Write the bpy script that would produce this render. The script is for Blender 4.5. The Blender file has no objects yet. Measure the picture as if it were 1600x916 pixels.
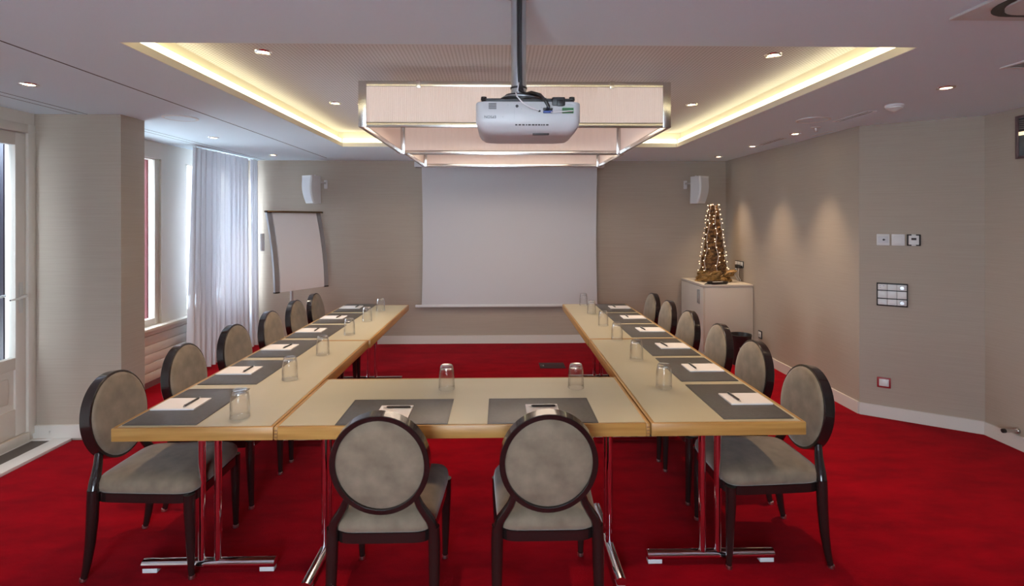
import bpy, bmesh, math, random
from mathutils import Vector, Matrix
random.seed(7)
PI = math.pi
S = bpy.context.scene
C = S.collection
R = math.radians

# ------------------------------------------------------------------ camera
cd = bpy.data.cameras.new('camera')
cam = bpy.data.objects.new('camera', cd); C.objects.link(cam)
cd.sensor_width = 36.0
cd.lens = 816.98 / 1600 * 36.0
cd.shift_y = -(458 - 344.74) / 1600
cd.clip_start = 0.05; cd.clip_end = 200
cam.matrix_world = (Matrix.Translation((0, 0, 1.6113)) @ Matrix.Rotation(-0.0221, 4, 'Z')
                    @ Matrix.Rotation(PI/2, 4, 'X') @ Matrix.Rotation(-0.0011, 4, 'Z'))
S.camera = cam
# ------------------------------------------------------------------ view, world, daylight
S.view_settings.view_transform = 'Standard'
S.view_settings.look = 'None'
S.view_settings.gamma = 1.0
S.view_settings.use_curve_mapping = False
S.view_settings.exposure = 0.92
S.cycles.use_denoising = True
S.cycles.max_bounces = 10
S.cycles.diffuse_bounces = 6
S.cycles.transparent_max_bounces = 16
S.cycles.caustics_reflective = False
S.cycles.caustics_refractive = False
S.cycles.sample_clamp_indirect = 6.0
W = bpy.data.worlds.new('world'); S.world = W
W.use_nodes = True
bg = W.node_tree.nodes['Background']
bg.inputs['Color'].default_value = (0.78, 0.88, 1.0, 1)
bg.inputs['Strength'].default_value = 11.0
DOWN_W = 42.0        # recessed spots
CHAND_W = 8.0      # tubes inside the pendant
COVE_E = 2.4        # cove light diffuser

YF_ = -2.2
def portal(loc, rot, sx, sy):
    l = bpy.data.lights.new('portal', 'AREA'); l.shape = 'RECTANGLE'; l.size = sx; l.size_y = sy
    l.cycles.is_portal = True
    o = bpy.data.objects.new('portal', l); o.location = loc; o.rotation_euler = rot; C.objects.link(o)
portal((-3.50, 4.82, 1.4), (0, -PI/2, 0), 1.65, 1.05)
portal((-3.50, 6.25, 1.4), (0, -PI/2, 0), 1.6, 1.0)
portal((-3.50, 3.35, 1.4), (0, -PI/2, 0), 1.5, 0.8)
for px_ in (-0.6,):  # portal of the added window behind the camera
    portal((px_, YF_-.05, 1.2), (PI/2, 0, 0), 1.6, 2.1)

# ------------------------------------------------------------------ materials
def mat(name, color, rough=0.5, metal=0.0, **kw):
    m = bpy.data.materials.new(name); m.use_nodes = True
    b = m.node_tree.nodes['Principled BSDF']
    b.inputs['Base Color'].default_value = (*color, 1)
    b.inputs['Roughness'].default_value = rough
    b.inputs['Metallic'].default_value = metal
    for k, v in kw.items():
        b.inputs[k].default_value = v
    return m
def nodes(m):
    t = m.node_tree
    return t.nodes, t.links, t.nodes['Principled BSDF']
def noise_mat(name, c1, c2, scale, rough=0.6, detail=4, lo=0.3, hi=0.7, bump=0.0, bscale=None, bdist=0.002, coord='Object', **kw):
    m = mat(name, c1, rough, **kw)
    n, l, b = nodes(m)
    tc = n.new('ShaderNodeTexCoord') if coord != 'Position' else n.new('ShaderNodeNewGeometry')
    mp = n.new('ShaderNodeMapping'); mp.inputs['Scale'].default_value = scale
    l.new(tc.outputs[coord], mp.inputs['Vector'])
    nz = n.new('ShaderNodeTexNoise'); nz.inputs['Scale'].default_value = 1.0; nz.inputs['Detail'].default_value = detail
    l.new(mp.outputs[0], nz.inputs['Vector'])
    cr = n.new('ShaderNodeValToRGB')
    cr.color_ramp.elements[0].position = lo; cr.color_ramp.elements[0].color = (*c1, 1)
    cr.color_ramp.elements[1].position = hi; cr.color_ramp.elements[1].color = (*c2, 1)
    l.new(nz.outputs['Fac'], cr.inputs['Fac']); l.new(cr.outputs['Color'], b.inputs['Base Color'])
    if bump:
        src = nz
        if bscale:
            mp2 = n.new('ShaderNodeMapping'); mp2.inputs['Scale'].default_value = bscale
            l.new(tc.outputs[coord], mp2.inputs['Vector'])
            src = n.new('ShaderNodeTexNoise'); src.inputs['Scale'].default_value = 1.0; src.inputs['Detail'].default_value = 2
            l.new(mp2.outputs[0], src.inputs['Vector'])
        bp = n.new('ShaderNodeBump'); bp.inputs['Strength'].default_value = bump; bp.inputs['Distance'].default_value = bdist
        l.new(src.outputs['Fac'], bp.inputs['Height']); l.new(bp.outputs[0], b.inputs['Normal'])
    return m
def emit(name, color, strength, base=(0.8, 0.8, 0.8)):
    m = mat(name, base, 0.4)
    b = m.node_tree.nodes['Principled BSDF']
    b.inputs['Emission Color'].default_value = (*color, 1)
    b.inputs['Emission Strength'].default_value = strength
    return m
def thin_glass(name, tint, edge=0.35, gloss_rough=0.02, ior=1.45):
    m = bpy.data.materials.new(name); m.use_nodes = True
    n, l = m.node_tree.nodes, m.node_tree.links
    n.clear()
    out = n.new('ShaderNodeOutputMaterial'); mx = n.new('ShaderNodeMixShader')
    tr = n.new('ShaderNodeBsdfTransparent'); tr.inputs['Color'].default_value = (*tint, 1)
    gl = n.new('ShaderNodeBsdfGlossy'); gl.inputs['Roughness'].default_value = gloss_rough
    fr = n.new('ShaderNodeLayerWeight'); fr.inputs['Blend'].default_value = 0.5
    pw = n.new('ShaderNodeMath'); pw.operation = 'POWER'; pw.inputs[1].default_value = ior
    ml = n.new('ShaderNodeMath'); ml.operation = 'MULTIPLY_ADD'; ml.inputs[1].default_value = edge; ml.inputs[2].default_value = 0.02
    l.new(fr.outputs['Facing'], pw.inputs[0]); l.new(pw.outputs[0], ml.inputs[0]); l.new(ml.outputs[0], mx.inputs[0])
    l.new(tr.outputs[0], mx.inputs[1]); l.new(gl.outputs[0], mx.inputs[2]); l.new(mx.outputs[0], out.inputs[0])
    return m

M = {}
M['wallpaper'] = noise_mat('wallpaper', (0.392, 0.328, 0.265), (0.42, 0.354, 0.289), (3, 3, 140), 0.75, 5, 0.3, 0.7, 0.15, (25, 25, 420), 0.0006, 'Position')
M['ceiling'] = mat('ceiling paint', (0.72, 0.84, 0.905), 0.85)
M['paint'] = mat('cream paint', (0.66, 0.61, 0.54), 0.45)
M['skirting'] = mat('skirting paint', (0.66, 0.62, 0.57), 0.4)
M['white'] = mat('white plastic', (0.68, 0.67, 0.66), 0.35)
M['whitegrey'] = mat('light grey plastic', (0.6, 0.6, 0.62), 0.4)
M['shell'] = mat('projector shell', (0.50, 0.49, 0.49), 0.4)
M['black'] = mat('black plastic', (0.018, 0.016, 0.016), 0.4)
M['darkgap'] = mat('dark groove', (0.05, 0.045, 0.045), 0.8)
M['chrome'] = mat('chrome', (0.86, 0.86, 0.88), 0.07, 1.0)
M['pchrome'] = mat('satin chrome', (0.66, 0.65, 0.64), 0.24, 1.0)
M['steel'] = mat('brushed steel', (0.62, 0.6, 0.58), 0.28, 1.0)
M['alu'] = mat('grey aluminium', (0.42, 0.42, 0.43), 0.35, 0.8)
M['lacquer'] = mat('dark brown lacquer', (0.014, 0.008, 0.0075), 0.22)
M['lacquer'].node_tree.nodes['Principled BSDF'].inputs['Coat Weight'].default_value = 0.5
M['velour'] = noise_mat('taupe velour', (0.150, 0.112, 0.074), (0.235, 0.180, 0.124), (14, 14, 14), 0.85, 6, 0.3, 0.72, 0.3, (420, 420, 420), 0.0008)
vb = M['velour'].node_tree.nodes['Principled BSDF']
vb.inputs['Sheen Weight'].default_value = 0.35; vb.inputs['Sheen Roughness'].default_value = 0.4
M['laminate'] = noise_mat('cream laminate', (0.45, 0.395, 0.265), (0.50, 0.44, 0.305), (3, 0.8, 3), 0.36, 4, 0.3, 0.7)
def wood(name, sc):
    m = noise_mat(name, (0.30, 0.148, 0.036), (0.45, 0.245, 0.070), sc, 0.38, 6, 0.32, 0.68, 0.05)
    return m
M['wood_y'] = wood('beech along length', (40, 2.2, 40))
M['wood_x'] = wood('beech along width', (2.2, 40, 40))
M['wood_dark'] = mat('dark joint wood', (0.20, 0.09, 0.03), 0.5)
M['leather'] = noise_mat('dark grey desk leather', (0.075, 0.068, 0.064), (0.092, 0.084, 0.08), (60, 60, 60), 0.42, 3, 0.3, 0.7, 0.15, (500, 500, 500), 0.0004)
M['paper'] = mat('white paper', (0.80, 0.76, 0.75), 0.7)
M['glass'] = thin_glass('tumbler glass', (0.995, 0.995, 0.995), 0.9, 0.12, 2.6)
M['glass_thick'] = thin_glass('thick tumbler glass', (0.97, 0.975, 0.98), 0.75, 0.16, 1.4)
for nd in M['glass_thick'].node_tree.nodes:
    if nd.type == 'MATH' and nd.operation == 'MULTIPLY_ADD': nd.inputs[2].default_value = 0.16
def tumbler():
    m = M['glass']; n, l = m.node_tree.nodes, m.node_tree.links
    out = n['Material Output']; old = out.inputs[0].links[0].from_socket
    g = n.new('ShaderNodeBsdfGlass'); g.inputs['IOR'].default_value = 1.35; g.inputs['Roughness'].default_value = 0.0
    mx = n.new('ShaderNodeMixShader'); mx.inputs[0].default_value = 0.05
    l.new(old, mx.inputs[1]); l.new(g.outputs[0], mx.inputs[2]); l.new(mx.outputs[0], out.inputs[0])
tumbler()
M['pane'] = thin_glass('window glass', (0.96, 0.98, 0.98), 0.5, 0.02, 5.0)
M['cabinet'] = mat('ivory cabinet laminate', (0.62, 0.56, 0.49), 0.45)
M['screen'] = mat('projection fabric', (0.57, 0.56, 0.575), 0.9)
M['cove'] = emit('cove diffuser', (1.0, 0.87, 0.52), COVE_E)
M['covepaint'] = mat('cove paint', (0.75, 0.70, 0.58), 0.8)
M['spot'] = emit('spot lens', (1.0, 0.78, 0.48), 14.0)
M['bulb'] = emit('fairy bulb', (1.0, 0.66, 0.36), 1.6)
M['red'] = mat('red plastic', (0.30, 0.01, 0.015), 0.4)
M['blue'] = mat('blue plug', (0.03, 0.06, 0.25), 0.4)
M['green'] = mat('green terminal', (0.03, 0.22, 0.05), 0.5)
M['cord'] = mat('white cord', (0.7, 0.68, 0.68), 0.5)
M['grille'] = mat('grey bronze slat', (0.17, 0.15, 0.14), 0.4, 0.2)
M['pink'] = mat('pink shutter paint', (0.13, 0.022, 0.027), 0.6)
M['slate'] = mat('slate blue paint', (0.022, 0.026, 0.050), 0.5)
M['plum'] = mat('plum paint', (0.018, 0.007, 0.016), 0.5)
M['paving'] = mat('pale bounce paving', (0.82, 0.84, 0.86), 0.9)  # unseen ground, kept pale to bounce daylight up to the ceiling

# carpet: red velour with brushed, darker and paler swathes
def carpet():
    m = mat('red carpet', (0.30, 0.004, 0.016), 0.95)
    n, l, b = nodes(m)
    g = n.new('ShaderNodeNewGeometry')
    mp = n.new('ShaderNodeMapping'); mp.inputs['Scale'].default_value = (2.2, 5, 1)
    l.new(g.outputs['Position'], mp.inputs['Vector'])
    nz = n.new('ShaderNodeTexNoise'); nz.inputs['Scale'].default_value = 1.2; nz.inputs['Detail'].default_value = 8; nz.inputs['Roughness'].default_value = 0.65
    l.new(mp.outputs[0], nz.inputs['Vector'])
    cr = n.new('ShaderNodeValToRGB')
    cr.color_ramp.elements[0].position = 0.30; cr.color_ramp.elements[0].color = (0.17, 0.0006, 0.005, 1)
    cr.color_ramp.elements[1].position = 0.72; cr.color_ramp.elements[1].color = (0.32, 0.0012, 0.008, 1)
    l.new(nz.outputs['Fac'], cr.inputs['Fac']); l.new(cr.outputs[0], b.inputs['Base Color'])
    fn = n.new('ShaderNodeTexNoise'); fn.inputs['Scale'].default_value = 260; fn.inputs['Detail'].default_value = 2
    l.new(g.outputs['Position'], fn.inputs['Vector'])
    bp = n.new('ShaderNodeBump'); bp.inputs['Strength'].default_value = 0.5; bp.inputs['Distance'].default_value = 0.003
    l.new(fn.outputs['Fac'], bp.inputs['Height']); l.new(bp.outputs[0], b.inputs['Normal'])
    b.inputs['Sheen Weight'].default_value = 0.19
    b.inputs['Sheen Roughness'].default_value = 0.35
    b.inputs['Sheen Tint'].default_value = (1.0, 0.20, 0.22, 1)
    b.inputs['Specular IOR Level'].default_value = 0.03
    return m
M['carpet'] = carpet()

def perforated():
    m = mat('perforated ceiling', (0.70, 0.68, 0.66), 0.85)
    n, l, b = nodes(m)
    g = n.new('ShaderNodeNewGeometry')
    vm = n.new('ShaderNodeVectorMath'); vm.operation = 'FRACTION'
    sc = n.new('ShaderNodeVectorMath'); sc.operation = 'SCALE'; sc.inputs['Scale'].default_value = 1/0.022
    l.new(g.outputs['Position'], sc.inputs[0]); l.new(sc.outputs[0], vm.inputs[0])
    sb = n.new('ShaderNodeVectorMath'); sb.operation = 'SUBTRACT'; sb.inputs[1].default_value = (0.5, 0.5, 0)
    l.new(vm.outputs[0], sb.inputs[0])
    mu = n.new('ShaderNodeVectorMath'); mu.operation = 'MULTIPLY'; mu.inputs[1].default_value = (1, 1, 0)
    l.new(sb.outputs[0], mu.inputs[0])
    ln = n.new('ShaderNodeVectorMath'); ln.operation = 'LENGTH'; l.new(mu.outputs[0], ln.inputs[0])
    cr = n.new('ShaderNodeValToRGB')
    cr.color_ramp.elements[0].position = 0.20; cr.color_ramp.elements[0].color = (0.40, 0.40, 0.41, 1)
    cr.color_ramp.elements[1].position = 0.30; cr.color_ramp.elements[1].color = (0.68, 0.69, 0.72, 1)
    l.new(ln.outputs['Value'], cr.inputs['Fac']); l.new(cr.outputs[0], b.inputs['Base Color'])
    return m
M['perf'] = perforated()

def ribbed():
    # backlit multiwall sheet of the pendant: glows by itself, fine upright ribs
    m = mat('ribbed pendant sheet', (0.64, 0.575, 0.535), 0.65)
    n, l, b = nodes(m)
    g = n.new('ShaderNodeNewGeometry')
    sx = n.new('ShaderNodeSeparateXYZ'); l.new(g.outputs['Position'], sx.inputs[0])
    ad = n.new('ShaderNodeMath'); ad.operation = 'ADD'; l.new(sx.outputs[0], ad.inputs[0]); l.new(sx.outputs[1], ad.inputs[1])
    ml = n.new('ShaderNodeMath'); ml.operation = 'MULTIPLY'; ml.inputs[1].default_value = 2*PI/0.0125; l.new(ad.outputs[0], ml.inputs[0])
    sn = n.new('ShaderNodeMath'); sn.operation = 'SINE'; l.new(ml.outputs[0], sn.inputs[0])
    bp = n.new('ShaderNodeBump'); bp.inputs['Strength'].default_value = 0.5; bp.inputs['Distance'].default_value = 0.001
    l.new(sn.outputs[0], bp.inputs['Height']); l.new(bp.outputs[0], b.inputs['Normal'])
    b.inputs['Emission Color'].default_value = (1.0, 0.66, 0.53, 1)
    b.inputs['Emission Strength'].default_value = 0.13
    return m
M['ribbed'] = ribbed()

def sheer():
    m = bpy.data.materials.new('sheer voile'); m.use_nodes = True
    n, l = m.node_tree.nodes, m.node_tree.links; n.clear()
    out = n.new('ShaderNodeOutputMaterial')
    tr = n.new('ShaderNodeBsdfTransparent'); tr.inputs[0].default_value = (0.95, 0.96, 1, 1)
    tl = n.new('ShaderNodeBsdfTranslucent'); tl.inputs[0].default_value = (0.50, 0.515, 0.57, 1)
    df = n.new('ShaderNodeBsdfDiffuse'); df.inputs[0].default_value = (0.66, 0.66, 0.70, 1)
    m1 = n.new('ShaderNodeMixShader'); m1.inputs[0].default_value = 0.08
    m2 = n.new('ShaderNodeMixShader'); m2.inputs[0].default_value = 0.08
    l.new(df.outputs[0], m1.inputs[1]); l.new(tl.outputs[0], m1.inputs[2])
    l.new(m1.outputs[0], m2.inputs[1]); l.new(tr.outputs[0], m2.inputs[2]); l.new(m2.outputs[0], out.inputs[0])
    return m
M['sheer'] = sheer()

def facade():
    m = mat('pale brickwork', (0.7, 0.7, 0.7), 0.9)
    n, l, b = nodes(m)
    g = n.new('ShaderNodeNewGeometry')
    mp = n.new('ShaderNodeMapping'); mp.inputs['Rotation'].default_value = (PI/2, 0, PI/2)
    br = n.new('ShaderNodeTexBrick'); br.inputs['Scale'].default_value = 4.0
    br.inputs['Color1'].default_value = (0.15, 0.15, 0.155, 1); br.inputs['Color2'].default_value = (0.10, 0.10, 0.11, 1)
    br.inputs['Mortar'].default_value = (0.06, 0.06, 0.066, 1)
    sp = n.new('ShaderNodeSeparateXYZ'); cb = n.new('ShaderNodeCombineXYZ')
    l.new(g.outputs['Position'], sp.inputs[0]); l.new(sp.outputs[1], cb.inputs[0]); l.new(sp.outputs[2], cb.inputs[1])
    l.new(cb.outputs[0], br.inputs['Vector']); l.new(br.outputs['Color'], b.inputs['Base Color'])
    return m
M['facade'] = facade()
M['bark'] = noise_mat('brown bark', (0.07, 0.032, 0.012), (0.34, 0.17, 0.055), (16, 16, 30), 0.8, 8, 0.35, 0.68, 1.0, (50, 50, 90), 0.02)
M['gauze'] = noise_mat('gold brown gauze', (0.20, 0.10, 0.025), (0.42, 0.24, 0.075), (30, 30, 30), 0.5, 4)

# ------------------------------------------------------------------ mesh helpers
class MB:
    def __init__(s): s.bm = bmesh.new()
    def box(s, x0, x1, y0, y1, z0, z1, bev=0.0, seg=2):
        r = bmesh.ops.create_cube(s.bm, size=1.0)
        vs = r['verts']
        for v in vs:
            v.co = Vector((x0 + (v.co.x + .5)*(x1-x0), y0 + (v.co.y + .5)*(y1-y0), z0 + (v.co.z + .5)*(z1-z0)))
        if bev > 0:
            es = list({e for v in vs for e in v.link_edges})
            bmesh.ops.bevel(s.bm, geom=es, offset=bev, segments=seg, profile=0.5, affect='EDGES')
        return s
    def loft(s, rings, closed=True, cap0=True, cap1=True):
        vr = [[s.bm.verts.new(p) for p in r] for r in rings]
        n = len(rings[0])
        for a, b in zip(vr, vr[1:]):
            for i in range(n if closed else n-1):
                j = (i+1) % n
                try: s.bm.faces.new((a[i], a[j], b[j], b[i]))
                except ValueError: pass
        if closed and cap0: s.bm.faces.new(vr[0][::-1])
        if closed and cap1: s.bm.faces.new(vr[-1])
        return s
    def tube(s, pts, r, seg=10, loop=False, sx=1.0, caps=True):
        pts = [Vector(p) for p in pts]; n = len(pts)
        rs = r if isinstance(r, (list, tuple)) else [r]*n
        up = None; rings = []
        for i, p in enumerate(pts):
            if loop: t = (pts[(i+1) % n] - pts[i-1])
            else: t = pts[min(i+1, n-1)] - pts[max(i-1, 0)]
            t.normalize()
            if up is None:
                up = Vector((0, 0, 1)) if abs(t.z) < .9 else Vector((0, 1, 0))
            a = up - t*up.dot(t); a.normalize(); up = a
            b = t.cross(a)
            rings.append([p + (a*math.cos(q)*sx + b*math.sin(q))*rs[i] for q in [2*PI*k/seg for k in range(seg)]])
        if loop: rings.append(rings[0])
        if loop:
            vr = [[s.bm.verts.new(p) for p in rr] for rr in rings[:-1]]
            for i in range(n):
                A, B = vr[i], vr[(i+1) % n]
                for k in range(seg):
                    j = (k+1) % seg
                    s.bm.faces.new((A[k], A[j], B[j], B[k]))
        else:
            s.loft(rings, True, caps, caps)
        return s
    def cyl(s, p0, p1, r0, r1=None, seg=16):
        return s.tube([p0, p1], [r0, r0 if r1 is None else r1], seg)
    def lathe(s, prof, seg=24, c=(0, 0, 0)):
        rings = []
        for (r, z) in prof:
            rings.append([Vector((c[0] + max(r, 1e-4)*math.cos(2*PI*k/seg), c[1] + max(r, 1e-4)*math.sin(2*PI*k/seg), c[2] + z)) for k in range(seg)])
        return s.loft(rings, True, prof[0][0] > 1e-3, prof[-1][0] > 1e-3)
    def sphere(s, c, r, seg=10, sc=(1, 1, 1)):
        q = bmesh.ops.create_uvsphere(s.bm, u_segments=seg, v_segments=max(6, seg*2//3), radius=r)
        for v in q['verts']: v.co = Vector((c[0]+v.co.x*sc[0], c[1]+v.co.y*sc[1], c[2]+v.co.z*sc[2]))
        return s
    def prism(s, poly, z0, z1):
        return s.loft([[Vector((x, y, z0)) for x, y in poly], [Vector((x, y, z1)) for x, y in poly]])
    def xf(s, m):
        bmesh.ops.transform(s.bm, matrix=m, verts=s.bm.verts); return s
    def build(s, name, m, parent=None, smooth=True, ang=35):
        bmesh.ops.recalc_face_normals(s.bm, faces=s.bm.faces)
        me = bpy.data.meshes.new(name); s.bm.to_mesh(me); s.bm.free()
        if smooth:
            me.shade_smooth(); me.set_sharp_from_angle(angle=R(ang))
        me.materials.append(M[m] if isinstance(m, str) else m)
        o = bpy.data.objects.new(name, me); C.objects.link(o)
        if parent: o.parent = parent
        return o
def tag(o, label=None, cat=None, group=None, kind=None):
    if label: o['label'] = label
    if cat: o['category'] = cat
    if group: o['group'] = group
    if kind: o['kind'] = kind
    return o
def thing(name, label, cat, loc=(0, 0, 0), rz=0.0, group=None):
    o = bpy.data.objects.new(name, None); C.objects.link(o)
    o.empty_display_size = 0.1
    o.location = loc; o.rotation_euler = (0, 0, rz)
    return tag(o, label, cat, group)
def struct(o, label, cat): return tag(o, label, cat, None, 'structure')
def dup(root, loc, rz=None, label=None, group=None):
    r = root.copy(); C.objects.link(r); r.location = loc
    if rz is not None: r.rotation_euler = (0, 0, rz)
    if label: r['label'] = label
    if group: r['group'] = group
    for ch in list(root.children):
        c = ch.copy(); C.objects.link(c); c.parent = r
        for g in list(ch.children):
            d = g.copy(); C.objects.link(d); d.parent = c
    return r
def text(name, body, size, m, parent, mw, depth=0.0004):
    cu = bpy.data.curves.new(name, 'FONT'); cu.body = body; cu.size = size; cu.extrude = depth
    cu.align_x = 'CENTER'; cu.align_y = 'CENTER'
    t = bpy.data.objects.new(name, cu); C.objects.link(t)
    dg = bpy.context.evaluated_depsgraph_get()
    me = bpy.data.meshes.new_from_object(t.evaluated_get(dg))
    bpy.data.objects.remove(t); bpy.data.curves.remove(cu)
    me.materials.clear(); me.materials.append(M[m])
    o = bpy.data.objects.new(name, me); C.objects.link(o); o.parent = parent; o.matrix_local = mw
    return o

# ================================================================== SETTING
H = 2.397
XL, XR, XR2, YB, YF = -3.42, 2.988, 3.640, 6.869, -2.2
C2, C3 = (2.988, 4.291), (3.640, 3.850)
# floor
o = MB().box(XL-.2, XR2+.2, YF-.2, YB+.2, -.06, 0).build('floor', 'carpet', None, False)
struct(o, 'red velour carpet covering the meeting room floor', 'floor')
# ceiling with the opening of the coffer
CX0, CX1, CY0, CY1 = -1.676, 1.900, 2.337, 5.590
LIP = 0.041
b = MB()
b.box(XL-.2, CX0, YF-.2, YB+.2, H, H+LIP); b.box(CX1, XR2+.2, YF-.2, YB+.2, H, H+LIP)
b.box(CX0, CX1, YF-.2, CY0, H, H+LIP); b.box(CX0, CX1, CY1, YB+.2, H, H+LIP)
ceil = b.build('ceiling', 'ceiling', None, False)
struct(ceil, 'white plaster ceiling around the lit coffer', 'ceiling')
ZI = 2.562
o = MB().box(CX0-.06, CX1+.06, CY0-.06, CY1+.06, ZI, ZI+.03).build('coffer_panel', 'perf', ceil, False)
# fascia above the slot, set back from the lip
def ring_boxes(b, inset, z0, z1, th):
    x0, x1, y0, y1 = CX0-inset, CX1+inset, CY0-inset, CY1+inset
    b.box(x0-th, x0, y0-th, y1+th, z0, z1); b.box(x1, x1+th, y0-th, y1+th, z0, z1)
    b.box(x0, x1, y0-th, y0, z0, z1); b.box(x0, x1, y1, y1+th, z0, z1)
    return b
ring_boxes(MB(), .060, H+LIP, ZI+.03, .02).build('coffer_fascia', 'covepaint', ceil, False)
# lip face
b = MB()
b.box(CX0-.0005, CX0+.004, CY0, CY1, H+.001, H+LIP); b.box(CX1-.004, CX1+.0005, CY0, CY1, H+.001, H+LIP)
b.box(CX0, CX1, CY0-.0005, CY0+.004, H+.001, H+LIP); b.box(CX0, CX1, CY1-.004, CY1+.0005, H+.001, H+LIP)
b.build('coffer_lip', 'covepaint', ceil, False)
# cove light strips lying on the lip
for nm, lab, bx in (('left', 'window side', (CX0-.034, CX0-.010, CY0+.02, CY1-.0)), ('right', 'side of the angled wall', (CX1+.010, CX1+.034, CY0+.02, CY1)),
                    ('back', 'side nearest the projection screen', (CX0, CX1, CY1+.010, CY1+.034)),
                    ('front', 'front side, above the projector', (CX0, CX1, CY0-.034, CY0-.010))):
    t = thing('cove_light', 'glowing warm strip light in the ceiling coffer, ' + lab, 'light', ((bx[0]+bx[1])/2, (bx[2]+bx[3])/2, H+LIP), 0, 'cove strip lights')
    cx, cy = t.location.x, t.location.y
    MB().box(bx[0]-cx, bx[1]-cx, bx[2]-cy, bx[3]-cy, .006, .046, .004).build('diffuser', 'cove', t)
    MB().box(bx[0]-.004-cx, bx[1]+.004-cx, bx[2]-cy, bx[3]-cy, 0, .006).build('base_rail', 'white', t)
# ceiling grooves
o = MB().box(-2.180, -2.171, YF, 6.596, H-.001, H+.004).build('trim_1', 'darkgap', None, False)
struct(o, 'long dark groove in the ceiling beside the coffer', 'ceiling groove')
o = MB().box(-3.120, -3.112, YF, 6.80, H-.001, H+.004).box(-3.040, -3.034, YF, 6.80, H-.001, H+.004).box(-3.112, -3.040, YF, 6.80, H-.0006, H+.004).build('trim_2', 'ceiling', None, False)
o.data.materials.append(M['darkgap'])
for p in o.data.polygons:
    if p.index < 12: p.material_index = 1
struct(o, 'double curtain track line in the ceiling near the windows', 'curtain track')

# back wall, right walls, rear wall
T = .15
def wall_seg(name, p, q, m='wallpaper', z0=0, z1=H, th=T, label='', cat='wall'):
    p, q = Vector(p), Vector(q); d = (q-p).normalized(); n = Vector((d.y, -d.x))   # outward to the right of travel
    poly = [tuple(p), tuple(q), tuple(q + n*th), tuple(p + n*th)]
    o = MB().prism(poly, z0, z1).build(name, m, None, False)
    return struct(o, label, cat)
wall_seg('wall_back', (XR+.0, YB), (XL-.2, YB), th=T, label='beige grasscloth wall behind the projection screen')
wall_seg('wall_right', (XR, YB), C2, th=-T, label='beige wall washed by ceiling spots beside the white cabinet')
wall_seg('wall_angled', C2, C3, th=-T, label='angled beige wall carrying the switches and control panel')
wall_seg('wall_near_right', C3, (XR2, YF), th=-T, label='beige wall with the door stop and dark wall vent')
b = MB(); xx = XL-.2
for xc in (-.6,):  # opening for the added fill-light window
    b.box(xx, xc-.85, YF-T, YF, 0, H); b.box(xc-.85, xc+.85, YF-T, YF, 0, .1); b.box(xc-.85, xc+.85, YF-T, YF, 2.3, H); xx = xc+.85
b.box(xx, XR2+.2, YF-T, YF, 0, H)
struct(b.build('wall_rear', 'wallpaper', None, False), 'beige wall behind the viewer', 'wall')
def base(name, p, q, label, h=.098, th=.014, brk=()):
    p, q = Vector(p), Vector(q); d = (q-p); L = d.length; d.normalize(); n = Vector((d.y, -d.x))
    poly = [tuple(p), tuple(q), tuple(q + n*th), tuple(p + n*th)]
    o = MB().prism(poly, 0, h).build(name, 'skirting', None, False)
    struct(o, label, 'skirting board')
    for f in brk:
        c = p + d*(L*f) + n*th
        s_ = MB().cyl((c.x - n.x*.002, c.y - n.y*.002, h*.5), (c.x + n.x*.0012, c.y + n.y*.0012, h*.5), .004, None, 8).build('screw_cap', 'steel', o)
    return o
base('baseboard_back', (XL, YB), (XR, YB), 'white skirting board under the projection screen', .105, brk=(.3, .5))
base('baseboard_right', (XR, YB), C2, 'white skirting board along the spot-lit wall', brk=(.55, .93))
base('baseboard_angled', C2, C3, 'white skirting board under the switches', brk=(.06, .5, .93))
base('baseboard_near_right', C3, (XR2, YF), 'white skirting board under the door stop', brk=(.02,))

# left wall with openings
def left_wall():
    b = MB()
    x0, x1 = XL-.16, XL
    ops = [(2.86, 3.858, .0, 2.25), (4.28, 5.352, .578, 2.232), (5.752, 6.78, .578, 2.232)]
    y = YF
    for (a, c, z0, z1) in ops:
        b.box(x0, x1, y, a, 0, H)
        if z0 > 0: b.box(x0, x1, a, c, 0, z0)
        b.box(x0, x1, a, c, z1, H)
        y = c
    b.box(x0, x1, y, YB+.1, 0, H)
    return b.build('wall_left', 'paint', None, False)
struct(left_wall(), 'cream painted wall with the windows and glass door', 'wall')
o = MB().box(XL, -2.795, 3.915, 4.17, 0, H).build('wall_pier', 'wallpaper', None, False)
struct(o, 'beige grasscloth pier between the glass door and the windows', 'wall')
o = MB().box(XL, -2.781, 3.901, 3.915, .02, .115).build('baseboard_pier', 'skirting', None, False)
struct(o, 'white skirting board at the foot of the pier', 'skirting board')
MB().cyl((-3.30, 3.900, .07), (-3.30, 3.903, .07), .005, None, 8).build('screw_cap', 'steel', o)
o = MB().box(-2.795, -2.781, 3.901, 4.184, 0, .098).build('trim_3', 'skirting', None, False)
struct(o, 'short white skirting return on the side of the pier', 'skirting board')

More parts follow.
